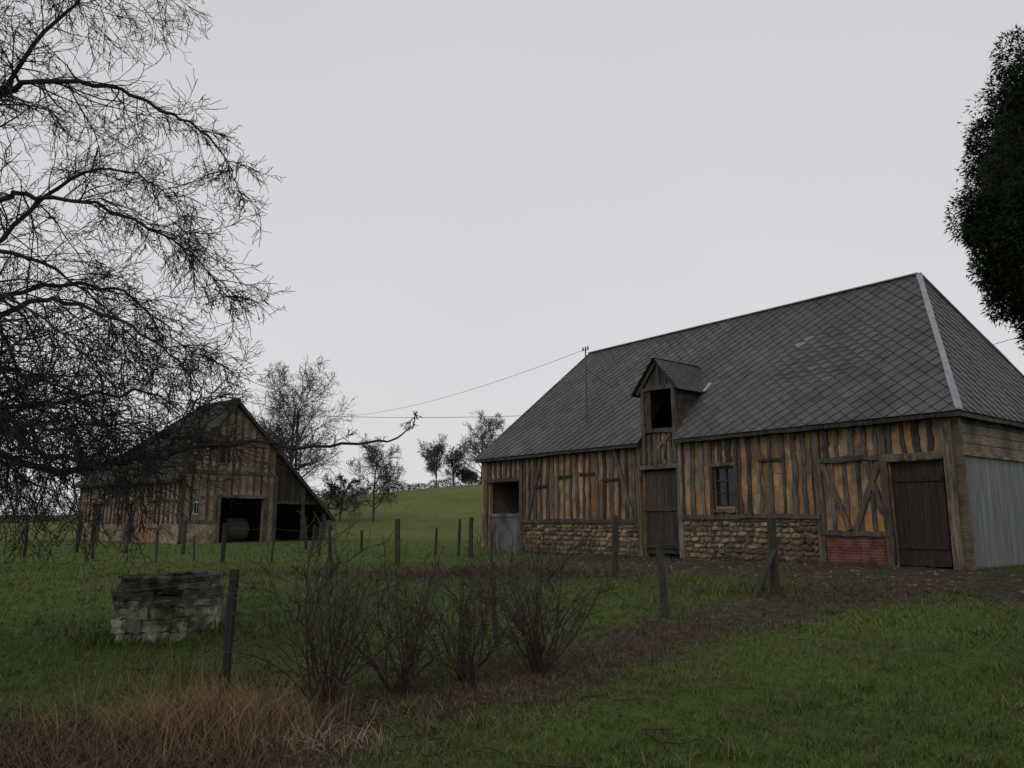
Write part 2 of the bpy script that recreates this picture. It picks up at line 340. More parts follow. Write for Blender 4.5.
# ------------------------------------------------------------------ slate roofing
def slates(name,poly,parent,cut=None,d=.40,lights=(),mat=None,lift=.02,ecol=1.0):
    P=[Vector(p) for p in poly]; u=(P[1]-P[0]).normalized(); nrm=(P[1]-P[0]).cross(P[-1]-P[0]).normalized(); v=nrm.cross(u)
    q=[((p-P[0]).dot(u),(p-P[0]).dot(v)) for p in P]
    umin=min(a for a,_ in q); umax=max(a for a,_ in q); vmax=max(b for _,b in q)
    bm=bmesh.new(); cl=bm.loops.layers.float_color.new('col')
    h=d/2; j=0; vv=-h
    while vv<vmax+h:
        uu=umin-d+(h if j%2 else 0)
        while uu<umax+d:
            sh=R(.88,1.12)*ecol
            c=(sh*R(.98,1.02),sh,sh*R(.98,1.03),1)
            if R(0,1)<.03: c=(sh*.7,)*3+(1,)
            if R(0,1)<.015: c=(sh*1.35,)*3+(1,)
            for (lu,lv,lw,lh,lc) in lights:
                if abs(uu-lu)<lw and abs(vv-lv)<lh: c=(lc*R(.85,1.1),)*3+(1,)
            g=.007
            pts=[(uu,vv-h+g,.028+R(-.004,.008)),(uu+h-g,vv,.012+R(-.003,.003)),(uu,vv+h-g,.0),(uu-h+g,vv,.012+R(-.003,.003))]
            tv=[bm.verts.new(p) for p in pts]
            sk=[bm.verts.new((p[0],p[1],-.008)) for p in (pts[3],pts[0],pts[1])]
            fs=[bm.faces.new(tv),bm.faces.new((tv[3],sk[0],sk[1],tv[0])),bm.faces.new((tv[0],sk[1],sk[2],tv[1]))]
            for f in fs:
                for l in f.loops: l[cl]=c
            uu+=d
        vv+=h; j+=1
    sv=[bm.verts.new((a,b2,-.012)) for a,b2 in q]; sf=bm.faces.new(sv)
    for l in sf.loops: l[cl]=(.5,.5,.5,1)
    n=len(q)
    for i in range(n):
        a=Vector((*q[i],0)); b2=Vector((*q[(i+1)%n],0)); e=b2-a; out=Vector((e.y,-e.x,0)).normalized()
        bmesh.ops.bisect_plane(bm,geom=bm.verts[:]+bm.edges[:]+bm.faces[:],plane_co=a+out*.001,plane_no=out,clear_outer=True)
    if cut:
        cu0,cu1,cv0,cv1=cut
        for co,no in (((cu0,0,0),(1,0,0)),((cu1,0,0),(1,0,0)),((0,cv1,0),(0,1,0)),((0,cv0,0),(0,1,0))):
            bmesh.ops.bisect_plane(bm,geom=bm.verts[:]+bm.edges[:]+bm.faces[:],plane_co=co,plane_no=no)
        dl=[f for f in bm.faces if cu0<f.calc_center_median().x<cu1 and cv0<f.calc_center_median().y<cv1]
        bmesh.ops.delete(bm,geom=dl,context='FACES')
    for vt in bm.verts:
        p=vt.co; sag=-.02*math.sin(p.x*.55)*math.sin(max(0,p.y)*.55) if d>.35 else 0
        vt.co=P[0]+u*p.x+v*p.y+nrm*(p.z+lift+sag)
    me=bpy.data.meshes.new(name); bm.to_mesh(me); bm.free(); me.materials.append(mat or M_slate)
    return link(bpy.data.objects.new(name,me),parent)

# ------------------------------------------------------------------ main barn
barn=empty('timber_framed_barn',(Cx,Cy,.55),math.atan2(-.787,.617))
cl=MB()
for s0,s1,z0,z1 in ((0,.25,-.5,3.62),(.25,1.45,2.35,3.62),(1.45,5.7,-.5,3.62),(5.7,6.4,-.5,1.4),(5.7,6.4,2.5,3.62),(6.4,7.7,-.5,3.62),(7.7,9.1,2.55,3.62),(9.1,15.2,-.5,3.62),(15.2,17.1,2.45,3.62),(17.1,17.4,-.5,3.62)):
    cl.box(-s1,-s0,0,.16,z0,z1)
w=MB()
w.box(-17.4,0,6.84,7,-.5,3.62); w.box(-17.4,-17.24,.165,6.835,-.5,3.6); w.box(-.16,0,.165,6.835,-.5,3.6)
w.build('rear_and_end_walls',M_mortar,barn)
fl=MB(); fl.box(-17.2,-.2,.2,6.8,-.45,-.02); fl.build('earth_floor',M_dark,barn)
st=MB()
def tint():
    k=R(.4,1.2)
    if R(0,1)<.18: k*=1.6
    return (k,k*R(.94,1.0),k*R(.87,1.0))
opens=[(.1,1.6,0,2.45),(5.6,6.5,1.3,2.6),(7.55,9.25,0,2.65),(15.1,17.25,0,2.55)]
s=.12
def sill(s):
    if 1.5<s<3.2: return .72
    if 3.2<=s<7.6: return 1.12
    if 9.2<s<15.1: return 1.0
    return 0
ps=None
while s<17.35:
    z0=sill(s); o=[a for a in opens if a[0]<s<a[1]]
    spans=[(z0,3.4)]
    if o: spans=[(o[0][3],3.4)]+([(z0,o[0][2])] if o[0][2]>z0+.1 else [])
    if 1.6<s<3.15: spans=[(2.55,3.4)]
    for a,b_ in spans: st.beam((-s,-.016+R(-.006,.006),a),(-s+R(-.035,.035),-.016,b_),R(.07,.17),.085,col=tint(),seg=7,j=.02)
    # individually patched infill bays, in 2-3 lifts
    nx_=s+R(.27,.37)
    if not [a for a in opens if a[0]<nx_+.02 and s-.02<a[1]] and not 1.5<s<3.2:
        zz=z0
        while zz<3.38:
            z1_=min(3.38,zz+R(.5,1.7)); k=R(.62,1.12); w_=R(.8,1.0)
            cl.box(-nx_+.02,-s-.02,-R(.006,.02),-.002,zz+.01,z1_-.01,(k,k*(.92+.08*w_),k*R(.8,1.1)),.004); zz=z1_
    s=nx_
cl.build('clay_infill_walls',M_clay,barn)
def hb(s0,s1,z,wd=.15,y=-.03,dp=.12,c=None):
    st.beam((-s1,y,z),(-s0,y,z+R(-.02,.02)),wd,dp,col=c or tint(),seg=8,j=.012)
hb(0,7.7,3.47,.17,c=(.7,.66,.6)); hb(9.1,17.4,3.47,.17,c=(.6,.57,.52))
hb(3.2,7.55,1.12,.12,-.075,.17,(1.0,.92,.78)); hb(9.3,15.05,1.0,.12,-.075,.16,(.7,.65,.57)); hb(1.5,3.2,.72,.12,-.05,.14)
hb(.2,1.55,2.45,.16,-.05,.12,(1.3,1.2,1)); hb(1.6,3.2,2.5,.13,-.04)
hb(5.6,6.5,1.3,.09,-.05,.12); hb(5.6,6.5,2.57,.09,-.05,.12)
hb(15.1,17.3,2.52,.12,-.05); hb(7.6,9.2,2.63,.13,-.06)
for (a,b_,z) in ((10.1,10.8,2.3),(12.3,13.0,2.5),(13.6,14.3,2.2),(4.2,4.9,2.6),(11.2,11.9,2.55)): hb(a,b_,z,.08,-.06,.06,(.35,.32,.29))
for s_,z1,wd,c in ((.1,3.5,.2,(1.7,1.6,1.35)),(1.55,3.5,.17,(.9,.82,.7)),(3.22,3.45,.18,(1.1,1.0,.8)),(5.63,3.4,.11,(.7,.65,.55)),(6.47,3.4,.11,(.7,.65,.55)),(7.6,3.6,.19,(1.7,1.6,1.35)),(9.2,3.6,.18,(1.2,1.1,.9)),(15.05,3.45,.17,(.9,.8,.7)),(17.27,3.45,.22,(1.2,1.1,.95))):
    st.beam((-s_,-.04,-.35),(-s_,-.04,z1),wd,.13,col=c,seg=5,j=.012)
for a,b_,c in (((-3.1,2.42),(-2.5,.8),(1.2,1.1,.9)),((-1.65,2.42),(-2.35,.8),(1.0,.9,.75)),((-2.0,2.42),(-1.66,1.2),(.9,.85,.7))):
    st.beam((a[0],-.03,a[1]),(b_[0],-.03+R(-.008,.008),b_[1]),.13,.09,col=c,seg=5)
for sx in (1.9,2.2,2.55,2.88): st.beam((-sx,-.01,.8),(-sx,-.01,2.45),.1,.06,col=tint())
for a,b_ in (((-14.7,1.05),(-13.9,3.3)),((-10.3,3.3),(-9.5,1.05))): st.beam((a[0],-.035,a[1]),(b_[0],-.035,b_[1]),.12,.09,col=tint(),seg=5)
st.build('oak_frame',M_stud,barn)
mo=MB(); mo.box(-7.5,-3.32,-.07,-.002,-.5,1.06); mo.box(-14.95,-9.3,-.07,-.002,-.5,.94); mo.build('plinth_mortar',M_mortar,barn)
sn=MB()
for s0,s1,top in ((3.33,7.5,1.04),(9.3,14.95,.92)):
    z=-.45
    while z<top-.03:
        h=min(R(.07,.17),top-z); s=s0+R(-.05,0)
        while s<s1-.06:
            l=min(R(.07,.36),s1-s); k=R(.35,1.3)*(.75 if z<.25 else 1); c=(k,k*R(.84,1),k*R(.64,.95))
            hh=h*R(.75,1.1)
            sn.stone((-(s+l/2),-.08+R(-.012,.01),z+h/2+R(-.025,.025)),l-.012,R(.07,.14),hh-.008,c); s+=l
        z+=h
sn.build('rubble_stone_plinth',M_stone,barn)
bk=MB(); bk.box(-3.12,-1.66,-.055,-.003,-.5,.66); bk.build('brick_panel',M_brick,barn)
def planks(mb,s0,s1,z0,z1,y,wd=.16,th=.03,kmin=.6,kmax=1.4):
    s=s0
    while s<s1-.03:
        l=min(wd*R(.8,1.2),s1-s); k=R(kmin,kmax)
        mb.box(-(s+l-.007),-s,y+R(-.004,.004),y+th,z0+R(0,.04),z1,(k,k*.97,k*.93),.003); s+=l
d=MB(); planks(d,.3,1.42,.0,2.33,.05)
for z in (.4,1.9): d.box(-1.4,-.32,.015,.048,z,z+.12,(.8,.78,.75),.004)
planks(d,7.75,9.05,.02,1.38,.05,.15); planks(d,7.75,9.05,1.42,2.5,.06,.15,kmin=.8,kmax=1.8)
d.box(-9.05,-7.75,.01,.048,1.3,1.44,(1.6,1.5,1.4),.004); d.box(-9.05,-7.75,.01,.048,.2,.32,(.9,.85,.8),.004)
d.build('plank_doors',M_plank,barn)
d=MB(); planks(d,15.2,17.08,-.25,1.25,.03,.17,kmin=.6,kmax=1.1); d.box(-17.1,-15.2,-.01,.028,1.15,1.27,(1,1,1),.004); d.build('half_door',M_greyplank,barn)
wf=MB()
for a in (5.72,6.05,6.38): wf.box(-a-.02,-a+.02,.02,.06,1.4,2.5,(.6,.6,.6),.002)
for z in (1.42,1.77,2.12,2.47): wf.box(-6.398,-5.702,.024,.056,z-.018,z+.018,(.6,.6,.6),.002)
wf.build('window_frame',M_stud,barn)
gl=MB(); gl.box(-6.4,-5.7,.07,.075,1.4,2.5); gl.build('window_glass',M_glass,barn)
mt=MB(); y=.12
while y<6.9:
    y1=min(y+.85,7.0); k=R(.85,1.15); n=4
    for i in range(n):
        a=y+(y1-y)*i/n; b2=y+(y1-y)*(i+1)/n
        p=[(.02,a,-.3),(.05,a,-.3),(.05,b2,-.3),(.02,b2,-.3),(.02,a,2.5),(.05,a,2.5),(.05,b2,2.5),(.02,b2,2.5)]
        off=.004 if i%2 else 0
        p=[(q[0]+(off if q[0]>.03 else 0),q[1],q[2]) for q in p]; kk=k*R(.96,1.04); mt.hexa(p,(kk,kk,kk))
    y=y1
mt.build('sheet_metal_cladding',M_metal,barn)
tb=MB()
for i,z in enumerate((2.52,2.74,2.96,3.18)):
    k=R(.7,1.25); tb.box(.01,.06-.006*i,.1,7.0,z,z+.205,(k,k,k),.004)
tb.box(.005,.13,.02,7.05,2.44,2.515,(1.1,1.1,1.1),.004); tb.box(.0,.16,-.05,.11,-.3,3.45,(.75,.73,.7),.008)
tb.box(.02,.12,.0,7,3.39,3.46,(.6,.6,.6),.004)
tb.build('end_wall_boards',M_tanwood,barn)
EZ,RZ=3.36,7.72
e1=(-17.72,-.3,EZ); e2=(.3,-.3,EZ); e3=(.3,7.3,EZ); e4=(-17.72,7.3,EZ); r1=(-15.0,3.5,RZ); r2=(-1.88,3.5,RZ)
sl=math.hypot(3.8,RZ-EZ)
dz=lambda z:(z-EZ)/(RZ-EZ)*sl
lights=[(17.72-4.65,3.6,.30,.12,3.0),(17.72-4.4,3.8,.2,.12,2.6)]
slates('slate_roof_front',[e1,e2,r2,r1],barn,cut=(17.72-8.98,17.72-7.64,-.2,dz(4.9)),lights=lights)
slates('slate_roof_end_hip',[e2,e3,r2],barn,ecol=.92)
slates('slate_roof_rear',[e3,e4,r1,r2],barn); slates('slate_roof_far_hip',[e4,e1,r1],barn)
z_=MB()
def cap(a,b,wd,col=(1,1,1),t=.03,lift=.045):
    z_.beam(tuple(Vector(a)+Vector((0,0,lift))),tuple(Vector(b)+Vector((0,0,lift))),wd,t,yd=(0,0,1),col=col,seg=10,j=.004)
cap(r1,r2,.2,(.9,.9,.9)); cap(e2,r2,.14,(.8,.8,.8)); cap(e3,r2,.16); cap(e1,r1,.10,(.4,.4,.4)); cap(e4,r1,.12)
z_.build('zinc_ridge_and_hips',M_zinc,barn)
fa=MB()
for a,b_ in ((-17.7,-9.05),(-7.58,.28)): fa.beam((a,-.27,EZ-.05),(b_,-.27,EZ-.05),.10,.04,col=(.5,.5,.5),seg=12)
fa.beam((.27,-.27,EZ-.05),(.27,7.27,EZ-.05),.10,.04,yd=(1,0,0),col=(.9,.9,.9),seg=8)
fa.beam((-17.7,-.27,EZ-.05),(-17.7,7.27,EZ-.05),.10,.04,yd=(1,0,0),col=(.5,.5,.5),seg=8)
s=.2
while s<17.5:
    if not 7.5<s<9.1: fa.box(-s-.04,-s+.04,-.25,.0,EZ-.12,EZ-.03,(.5,.48,.45),.005)
    s+=.5
fa.build('eaves_and_rafter_ends',M_stud,barn)
dm=MB(); c=(.95,.9,.8)
for s_ in (7.70,8.94): dm.beam((-s_,-.06,2.72),(-s_,-.06,4.98),.14,.14,col=c,seg=5)
dm.beam((-9.08,-.06,5.03),(-7.56,-.06,5.03),.13,.15,col=c); dm.beam((-8.86,-.06,3.74),(-7.78,-.06,3.70),.13,.13,col=(.7,.66,.6))
dm.beam((-9.15,-.12,4.92),(-8.32,-.12,5.90),.10,.06,col=(1.2,1.15,1.0)); dm.beam((-7.49,-.12,4.92),(-8.32,-.12,5.90),.10,.06,col=(1.2,1.15,1.0))
dm.beam((-8.32,-.05,5.1),(-8.32,-.05,5.82),.1,.08,col=c)
for s_,k in ((8.72,.8),(8.55,1.3),(8.36,.9),(8.16,1.4),(7.93,.8)): dm.beam((-s_,-.03,2.72),(-s_,-.03,3.66),.10,.05,col=(k,k*.95,k*.85),seg=4)
dm.beam((-8.76,-.05,3.8),(-8.74,-.05,4.97),.20,.05,col=(.8,.77,.7)); dm.beam((-8.55,-.04,3.1),(-7.9,-.04,3.6),.09,.05,col=(1.3,1.2,1))
dm.build('dormer_frame',M_stud,barn)
dw_=MB(); dw_.box(-8.99,-7.65,.0,.12,3.621,3.70); dw_.build('dormer_infill',M_clay,barn)
db=MB()
for i in range(8):
    xa=-8.98+i*.166; xb=xa+.158
    def gz(x): return 5.05+max(.02,(.67-abs(x+8.32))/.67*.76)
    k=R(.4,1.1); db.prism([(xa,5.07),(xb,5.07),(xb,gz(xb)+.02),(xa,gz(xa)+.02)],'y',-.03,.0,(k,k,k))
def yr(z): return -.3+(z-EZ)/(RZ-EZ)*3.8
for xs_ in (-7.6,-9.02):
    z=3.3
    for i in range(10):
        z2=z+.166; k=R(.4,1.1); y0=-.02
        db.prism([(y0,z),(max(y0+.02,yr(z)+.02),z),(max(y0+.02,yr(z2)+.02),z2-.006),(y0,z2-.006)],'x',xs_-.015,xs_+.015,(k,k,k)); z=z2
db.build('dormer_boards',M_stud,barn)
zt=5.94; ze=4.86; yt=yr(zt); ye=yr(ze)
slates('dormer_slates_right',[(-7.38,-.28,ze),(-7.38,ye,ze),(-8.32,yt,zt),(-8.32,-.28,zt)],barn,d=.3,lift=.01)
slates('dormer_slates_left',[(-9.26,ye,ze),(-9.26,-.28,ze),(-8.32,-.28,zt),(-8.32,yt,zt)],barn,d=.3,lift=.01)
z2=MB(); z2.beam((-8.32,-.3,zt+.03),(-8.32,yt,zt+.03),.12,.03,yd=(0,0,1),col=(.6,.6,.6))
z2.beam((-7.36,ye-.1,4.90),(-7.36,ye+.25,5.2),.13,.02,yd=(0,-.75,.65),col=(1.1,1.1,1.1)); z2.build('dormer_flashing',M_zinc,barn)
ms=MB(); ms.tube([(-12.15,.55,4.3),(-12.15,.55,7.1)],[.028,.024],6); ms.tube([(-12.3,.55,6.98),(-12.0,.55,7.0)],[.015,.015],5)
ms.tube([(-12.15,.55,6.3),(-12.15,1.9,5.75)],[.012,.012],4)
for a in (-12.28,-12.03): ms.tube([(a,.55,6.98),(a,.55,7.1)],[.03,.025],6)
ms.build('roof_mast',M_wire,barn)

# ------------------------------------------------------------------ second barn
b2=empty('old_gabled_barn',(-16.2,38,.48),math.atan2(.75,.66))
lz=lambda x:3.5+(7.12-3.5)*x/2.55
rz=lambda x:7.12-.955*(x-2.55)
w=MB()
w.prism([(0,-.5),(2.0,-.5),(2.0,lz(2.0)),(0,lz(0))],'y',0,.25)
w.prism([(2.0,2.25),(4.53,2.25),(4.53,rz(4.53)),(2.55,7.12),(2.0,lz(2))],'y',0,.25)
w.prism([(4.53,-.5),(5.1,-.5),(5.1,rz(5.1)),(4.53,rz(4.53))],'y',0,.25)
for y0,y1,z0,z1 in ((.26,5.2,-.5,3.3),(5.2,6.1,2.1,3.3),(6.1,9.6,-.5,3.3),(9.6,10.8,2.1,3.3),(10.8,13,-.5,3.3)): w.box(.0,.25,y0,y1,z0,z1)
w.build('clay_and_brick_walls',make_mat('old_barn_wall',(.15,.10,.062),(.34,.21,.115),2.2,.95,.8,9,stain=[((.08,.068,.055),.9,.8),((.25,.22,.18),1.6,.6)]),b2)
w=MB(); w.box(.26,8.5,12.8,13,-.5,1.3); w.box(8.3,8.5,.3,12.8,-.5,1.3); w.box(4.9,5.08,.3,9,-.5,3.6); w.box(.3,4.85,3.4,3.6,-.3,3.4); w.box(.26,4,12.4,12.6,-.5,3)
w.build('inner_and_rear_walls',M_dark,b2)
w=MB()
for i in range(14):
    xa=5.12+i*.205; xb=xa+.195
    if rz(xb)-.05>2.05: k=R(.5,1.2); w.prism([(xa,2.05),(xb,2.05),(xb,rz(xb)-.05),(xa,rz(xa)-.05)],'y',.02,.06,(k,k,k))
w.build('lean_to_boards',M_plank,b2)
w=MB(); w.box(.0,2.0,-.06,-.003,-.5,1.0); w.box(4.5,5.15,-.05,-.003,-.5,2.1,(.7,.7,.7)); w.box(-.06,-.003,-.06,2.4,-.5,.9); w.box(-.05,-.003,6.15,9.5,-.5,.8,(.9,.87,.82)); w.build('stone_footing',M_stone,b2)
w=MB(); w.box(-.04,-.003,3.0,4.9,-.5,2.0); w.build('brick_patch',brick_mat('orange_brick',True,(.34,.17,.085),(.20,.10,.055),(.22,.18,.14)),b2)
st=MB()
for x in np.arange(.1,5.1,.42):
    top=min(lz(x),rz(x))-.1; z0=2.35 if 2<x<4.5 else 1.0
    st.beam((x,-.02,z0),(x,-.02,top),R(.08,.14),.08,col=tint())
for z,x0,x1 in ((3.5,.0,5.1),(5.0,1.1,4.3),(2.3,1.9,4.7),(1.02,0,2)): st.beam((x0,-.04,z),(x1,-.04,z),.17,.1,col=tint(),seg=5)
for x in (.05,1.95,4.6,5.15,6.9,8.35): st.beam((x,-.05,-.4),(x,-.05,2.3 if 1<x<5 else min(3.4,max(1.4,rz(x)-.1))),.18,.14,col=tint())
st.beam((5.1,-.03,2.02),(8.1,-.03,2.02),.15,.12,col=tint(),seg=4)
for y in np.arange(.2,12.9,.5):
    if 5.2<y<6.1 or 9.6<y<10.8: continue
    st.beam((-.02,y,.9),(-.02,y,3.2),R(.09,.15),.08,yd=(1,0,0),col=tint())
st.beam((-.04,0,3.25),(-.04,13,3.25),.18,.1,yd=(1,0,0),seg=8,col=(.8,.8,.7)); st.beam((-.04,0,2.05),(-.04,13,2.05),.13,.08,yd=(1,0,0),seg=8,col=(.8,.8,.7))
st.beam((-.35,-.32,3.02),(2.55,-.32,7.2),.16,.05,col=(.4,.4,.4)); st.beam((8.9,-.32,1.02),(2.55,-.32,7.2),.16,.05,col=(.4,.4,.4),seg=6)
st.build('timber_frame',M_stud,b2)
rf=MB()
A_=(-.45,-.3,2.93);B_=(2.55,-.3,7.14);C_=(2.55,4.2,7.14);D_=(-.45,13.3,2.93);E_=(8.9,-.3,1.08);G_=(8.9,13.3,1.08)
rf.slab([A_,B_,C_,D_],.14); rf.slab([B_,E_,G_,C_],.14,(.9,.9,.9)); rf.slab([D_,C_,(5.7,13.3,3.9)],.14); rf.slab([(5.7,13.3,3.9),C_,G_],.13)
rf.tube([(2.55,-.35,7.28),(2.55,2,7.31),(2.55,4.25,7.27)],[.09,.1,.09],6,(1.3,1.3,1.3))
rf.build('tiled_roof',M_oldroof,b2)
w=MB(); w.box(.62,.98,-.035,.0,1.35,2.0); w.build('window_frame',M_white,b2)
w=MB(); w.box(.68,.79,-.045,-.036,1.42,1.93); w.box(.82,.93,-.045,-.036,1.42,1.93); w.build('window_panes',M_glass,b2)
w=MB(); w.box(1.7,2.4,-.05,-.03,4.0,4.85); w.build('loft_hole_shade',M_dark,b2)  # flat near-black panel paints the shade inside the loft hole
w=MB()
for y in np.arange(9.65,10.8,.17): k=R(.4,1); w.box(.05,.09,y,y+.16,-.2,2.08,(k,k,k),.003)
for y in np.arange(5.22,6.1,.17): k=R(.4,1); w.box(.15,.19,y,y+.16,-.2,2.08,(k,k,k),.003)
w.build('side_doors',M_plank,b2)
hb_=MB(); P=[];rad=[]
for t,r in ((-.6,.0),(-.6,.5),(-.58,.62),(-.5,.67),(0,.70),(.5,.67),(.58,.62),(.6,.5),(.6,.0)): P.append((t,0,0)); rad.append(r)
n=28
for (p,r) in zip(P,rad):
    for k in range(n):
        a=2*math.pi*k/n; rr=r*(1+R(-.03,.03)); hb_.v.append((p[0]+R(-.015,.015),rr*math.cos(a),rr*math.sin(a)*.93))
for i in range(len(P)-1):
    for k in range(n): hb_.face([i*n+k,i*n+(k+1)%n,(i+1)*n+(k+1)%n,(i+1)*n+k])
hb=hb_.build('round_hay_bale',M_hay,None)
px=-16.2+.66*3.7-.75*1.5; py=38+.75*3.7+.66*1.5
hb.location=(px,py,.48+.56); hb.rotation_euler=(0,0,.75)

# ------------------------------------------------------------------ well
wl=MB(); cx,cy=-4.38,10.2; bz=Hf(cx,cy)
def hexr(a,rr):
    a=(a+.35)%(math.pi/3)-math.pi/6; return rr*math.cos(math.pi/6)/math.cos(a)
courses=[(.66,.19),(.67,.16),(.655,.14),(.70,.07),(.66,.12),(.635,.10),(.655,.06)]
z=-.08
for ci,(rr,h) in enumerate(courses):
    n=random.choice((11,13,14)); off=R(0,1); cuts=[(k+R(-.28,.28)+off)/n*2*math.pi for k in range(n)]
    for k in range(n):
        a0=cuts[k]; a1=(cuts[(k+1)%n] if k<n-1 else cuts[0]+2*math.pi)-.010
        kk=R(.6,1.3)*((.95 if ci==3 else .6) if ci>2 else 1.9); col=(kk,kk*.98,kk*.92); dr=R(-.03,.025); hh=h-.005+R(-.006,.004)
        am=(a0+a1)/2
        if ci in (4,) and -1.25<((am+math.pi)%(2*math.pi)-math.pi)<-.85: continue
        if ci==6 and R(0,1)<.12: continue
        m_=3
        for q in range(m_):
            b0=a0+(a1-a0)*q/m_; b1=a0+(a1-a0)*(q+1)/m_; p=[]
            for zz in (z,z+hh):
                for (ri_,a) in ((0,b0),(1,b0),(1,b1),(0,b1)):
                    r_=hexr(a,rr)+dr if ri_ else rr-.24
                    p.append((r_*math.cos(a)*1.02,r_*math.sin(a)*1.02,zz))
            wl.hexa(p,col)
    z+=h
wo=wl.build('stone_well',M_well,None,loc=(cx,cy,bz))
bm=bmesh.new(); bm.from_mesh(wo.data); bmesh.ops.remove_doubles(bm,verts=bm.verts,dist=.0005)
bmesh.ops.subdivide_edges(bm,edges=bm.edges[:],cuts=1,use_grid_fill=True)
for v_ in bm.verts:
    q=v_.co; f=9; k=.018*(math.sin(q.x*f*3.1+q.z*17)+math.sin(q.y*f*2.7-q.z*23)+math.sin((q.x+q.y)*41+q.z*37)*.6)
    v_.co=Vector((q.x*(1+k*.9),q.y*(1+k*.9),q.z+k*.5+.02*math.sin(q.x*3+1)))
bm.to_mesh(wo.data); bm.free()
wc=MB(); n=20
for i in range(n): wc.v.append((.46*math.cos(i*2*math.pi/n),.46*math.sin(i*2*math.pi/n),-.05))
for i in range(n): wc.v.append((.46*math.cos(i*2*math.pi/n),.46*math.sin(i*2*math.pi/n),.45+R(-.02,.02)))
for i in range(n): wc.face([i,(i+1)%n,n+(i+1)%n,n+i],(.4,.4,.4))
wc.face([n+i for i in range(n)],(.3,.3,.3)); wc.build('rubble_core',M_well,wo)
n=700; a=rng.uniform(0,6.28,n); r_=rng.uniform(.46,.64,n)
cc=np.array([.05,.065,.022])*rng.uniform(.4,1.3,(n,1)); blades('moss_tufts',np.stack([r_*np.cos(a),r_*np.sin(a),np.full(n,.74)],1),rng.uniform(.01,.05,n),np.full(n,.012),rng.uniform(.2,2,n),cc,M_leaf,1,wo)

# ------------------------------------------------------------------ fences
def fence(name,posts,wires=(.35,.7,1.0),r=.055,extra=()):
    root=empty(name); tops=[]
    mb=MB()
    for (x,y,h,rr) in posts:
        z=Hf(x,y); lx,ly=R(-.07,.07),R(-.07,.07); n=6
        pts=[(x+lx*t+R(-.008,.008),y+ly*t,z-.15+(h+.15)*t) for t in np.linspace(0,1,n)]
        k=R(.6,1.4); mb.tube(pts,[rr*R(.86,1.12) for _ in pts],7,(k,k,k)); tops.append((x,y,z,lx,ly,h))
    for a,b,rr in extra: mb.tube([a,tuple((Vector(a)+Vector(b))/2+Vector((.01,0,0))),b],[rr,rr*.95,rr*.85],7,(1.1,1.1,1.1))
    mb.build('posts',M_post,root)
    wm=MB()
    for hgt in wires:
        for p,q in zip(tops[:-1],tops[1:]):
            pts=[]; sg=R(.02,.09)
            for t in np.linspace(0,1,9):
                xa=p[0]+p[3]*hgt; ya=p[1]; xb=q[0]+q[3]*hgt; yb=q[1]
                pts.append((xa+(xb-xa)*t,ya+(yb-ya)*t-.05,(p[2]+(q[2]-p[2])*t)+hgt-sg*math.sin(math.pi*t)))
            wm.tube(pts,[.0022]*9,3)
    wm.build('wires',M_wire,root); return root
P1=[(-7.6,4.6,1.1,.055),(-5.1,6.1,1.1,.05),(-2.62,7.35,1.08,.045),(-.18,9.4,1.0,.03),(2.2,11.4,1.14,.055),(4.55,13.7,1.28,.08)]
z=Hf(4.5,13.6)
fence('wire_fence',P1,extra=[((3.95,13.1,z-.1),(4.7,13.75,z+.95),.045),((4.15,13.3,z-.1),(4.5,13.7,z+.75),.03)])
P2=[(4.55,13.9,.9,.04),(2.05,15.8,1.2,.065),(-.5,18.2,.9,.04),(-2.95,20.3,1.2,.075),(-4.9,21.2,1.0,.05),(-6.6,21.6,.9,.035),(-8.1,22,1.05,.06),(-10.4,23,.9,.045),(-12.8,24,1.0,.05),(-15.5,25,1.0,.05),(-18.5,26.5,1,.05)]
fence('wire_fence',P2,(.5,.95))
P3=[(-1.3,24.5,1.25,.075),(-1.75,25.5,1.2,.05),(-2.6,26.5,.9,.05),(-4.1,28,1.0,.05),(-5.6,29.2,.8,.05),(-6.4,26,1.1,.05),(-7.9,31,1.0,.05),(-8.4,32,1.3,.06)]
fence('wire_fence',P3,(.5,.9))
P4=[(-9.6,23.8,.7,.03),(-11.3,27,1.15,.06),(-13.5,27.5,1.2,.05),(-15.8,28.5,1.3,.07),(-18,29,1.0,.05),(-20.5,30,1.1,.06),(-23,31,1,.05)]
fence('wire_fence',P4,(.5,.9))

# ------------------------------------------------------------------ trees
def unit(v): return v/(np.linalg.norm(v)+1e-9)
def twigs(out,p,d,L,r,lvl,cfg):
    n=cfg['n'][lvl]; st=L/n; pts=[p.copy()]; dirs=[d]; rad=[r]
    g=cfg['g'][lvl]; wn=cfg['w'][lvl]
    for i in range(n):
        d=unit(d+rng.normal(0,wn,3)+np.array([0,0,g])); p=p+d*st; pts.append(p.copy()); dirs.append(d); rad.append(max(cfg['rmin'],r*(1-.8*(i+1)/n)))
    out.append((pts,rad,lvl))
    if lvl+1<len(cfg['n']):
        k=cfg['k'][lvl]; k=int(k*R(.7,1.3)+.5)
        for _ in range(k):
            t=R(cfg['t0'][lvl],1.0)*n; i=min(int(t),n-1); f=t-i
            q=pts[i]*(1-f)+pts[i+1]*f; dd=dirs[i+1]
            sd=unit(np.cross(dd,rng.normal(0,1,3))); an=math.radians(R(*cfg['a'][lvl]))
            nd=unit(dd*math.cos(an)+sd*math.sin(an))
            twigs(out,q,nd,L*R(*cfg['l'][lvl])*(1-.4*t/n),max(cfg['rmin'],(rad[i])*cfg['r'][lvl]),lvl+1,cfg)
def mesh_branches(name,out,mat,parent=None,sides=(7,5,3,3,3)):
    mb=MB()
    for pts,rad,l in out:
        k=R(.75,1.25); mb.tube(pts,rad,sides[min(l,len(sides)-1)],(k,k,k))
    return mb.build(name,mat,parent)
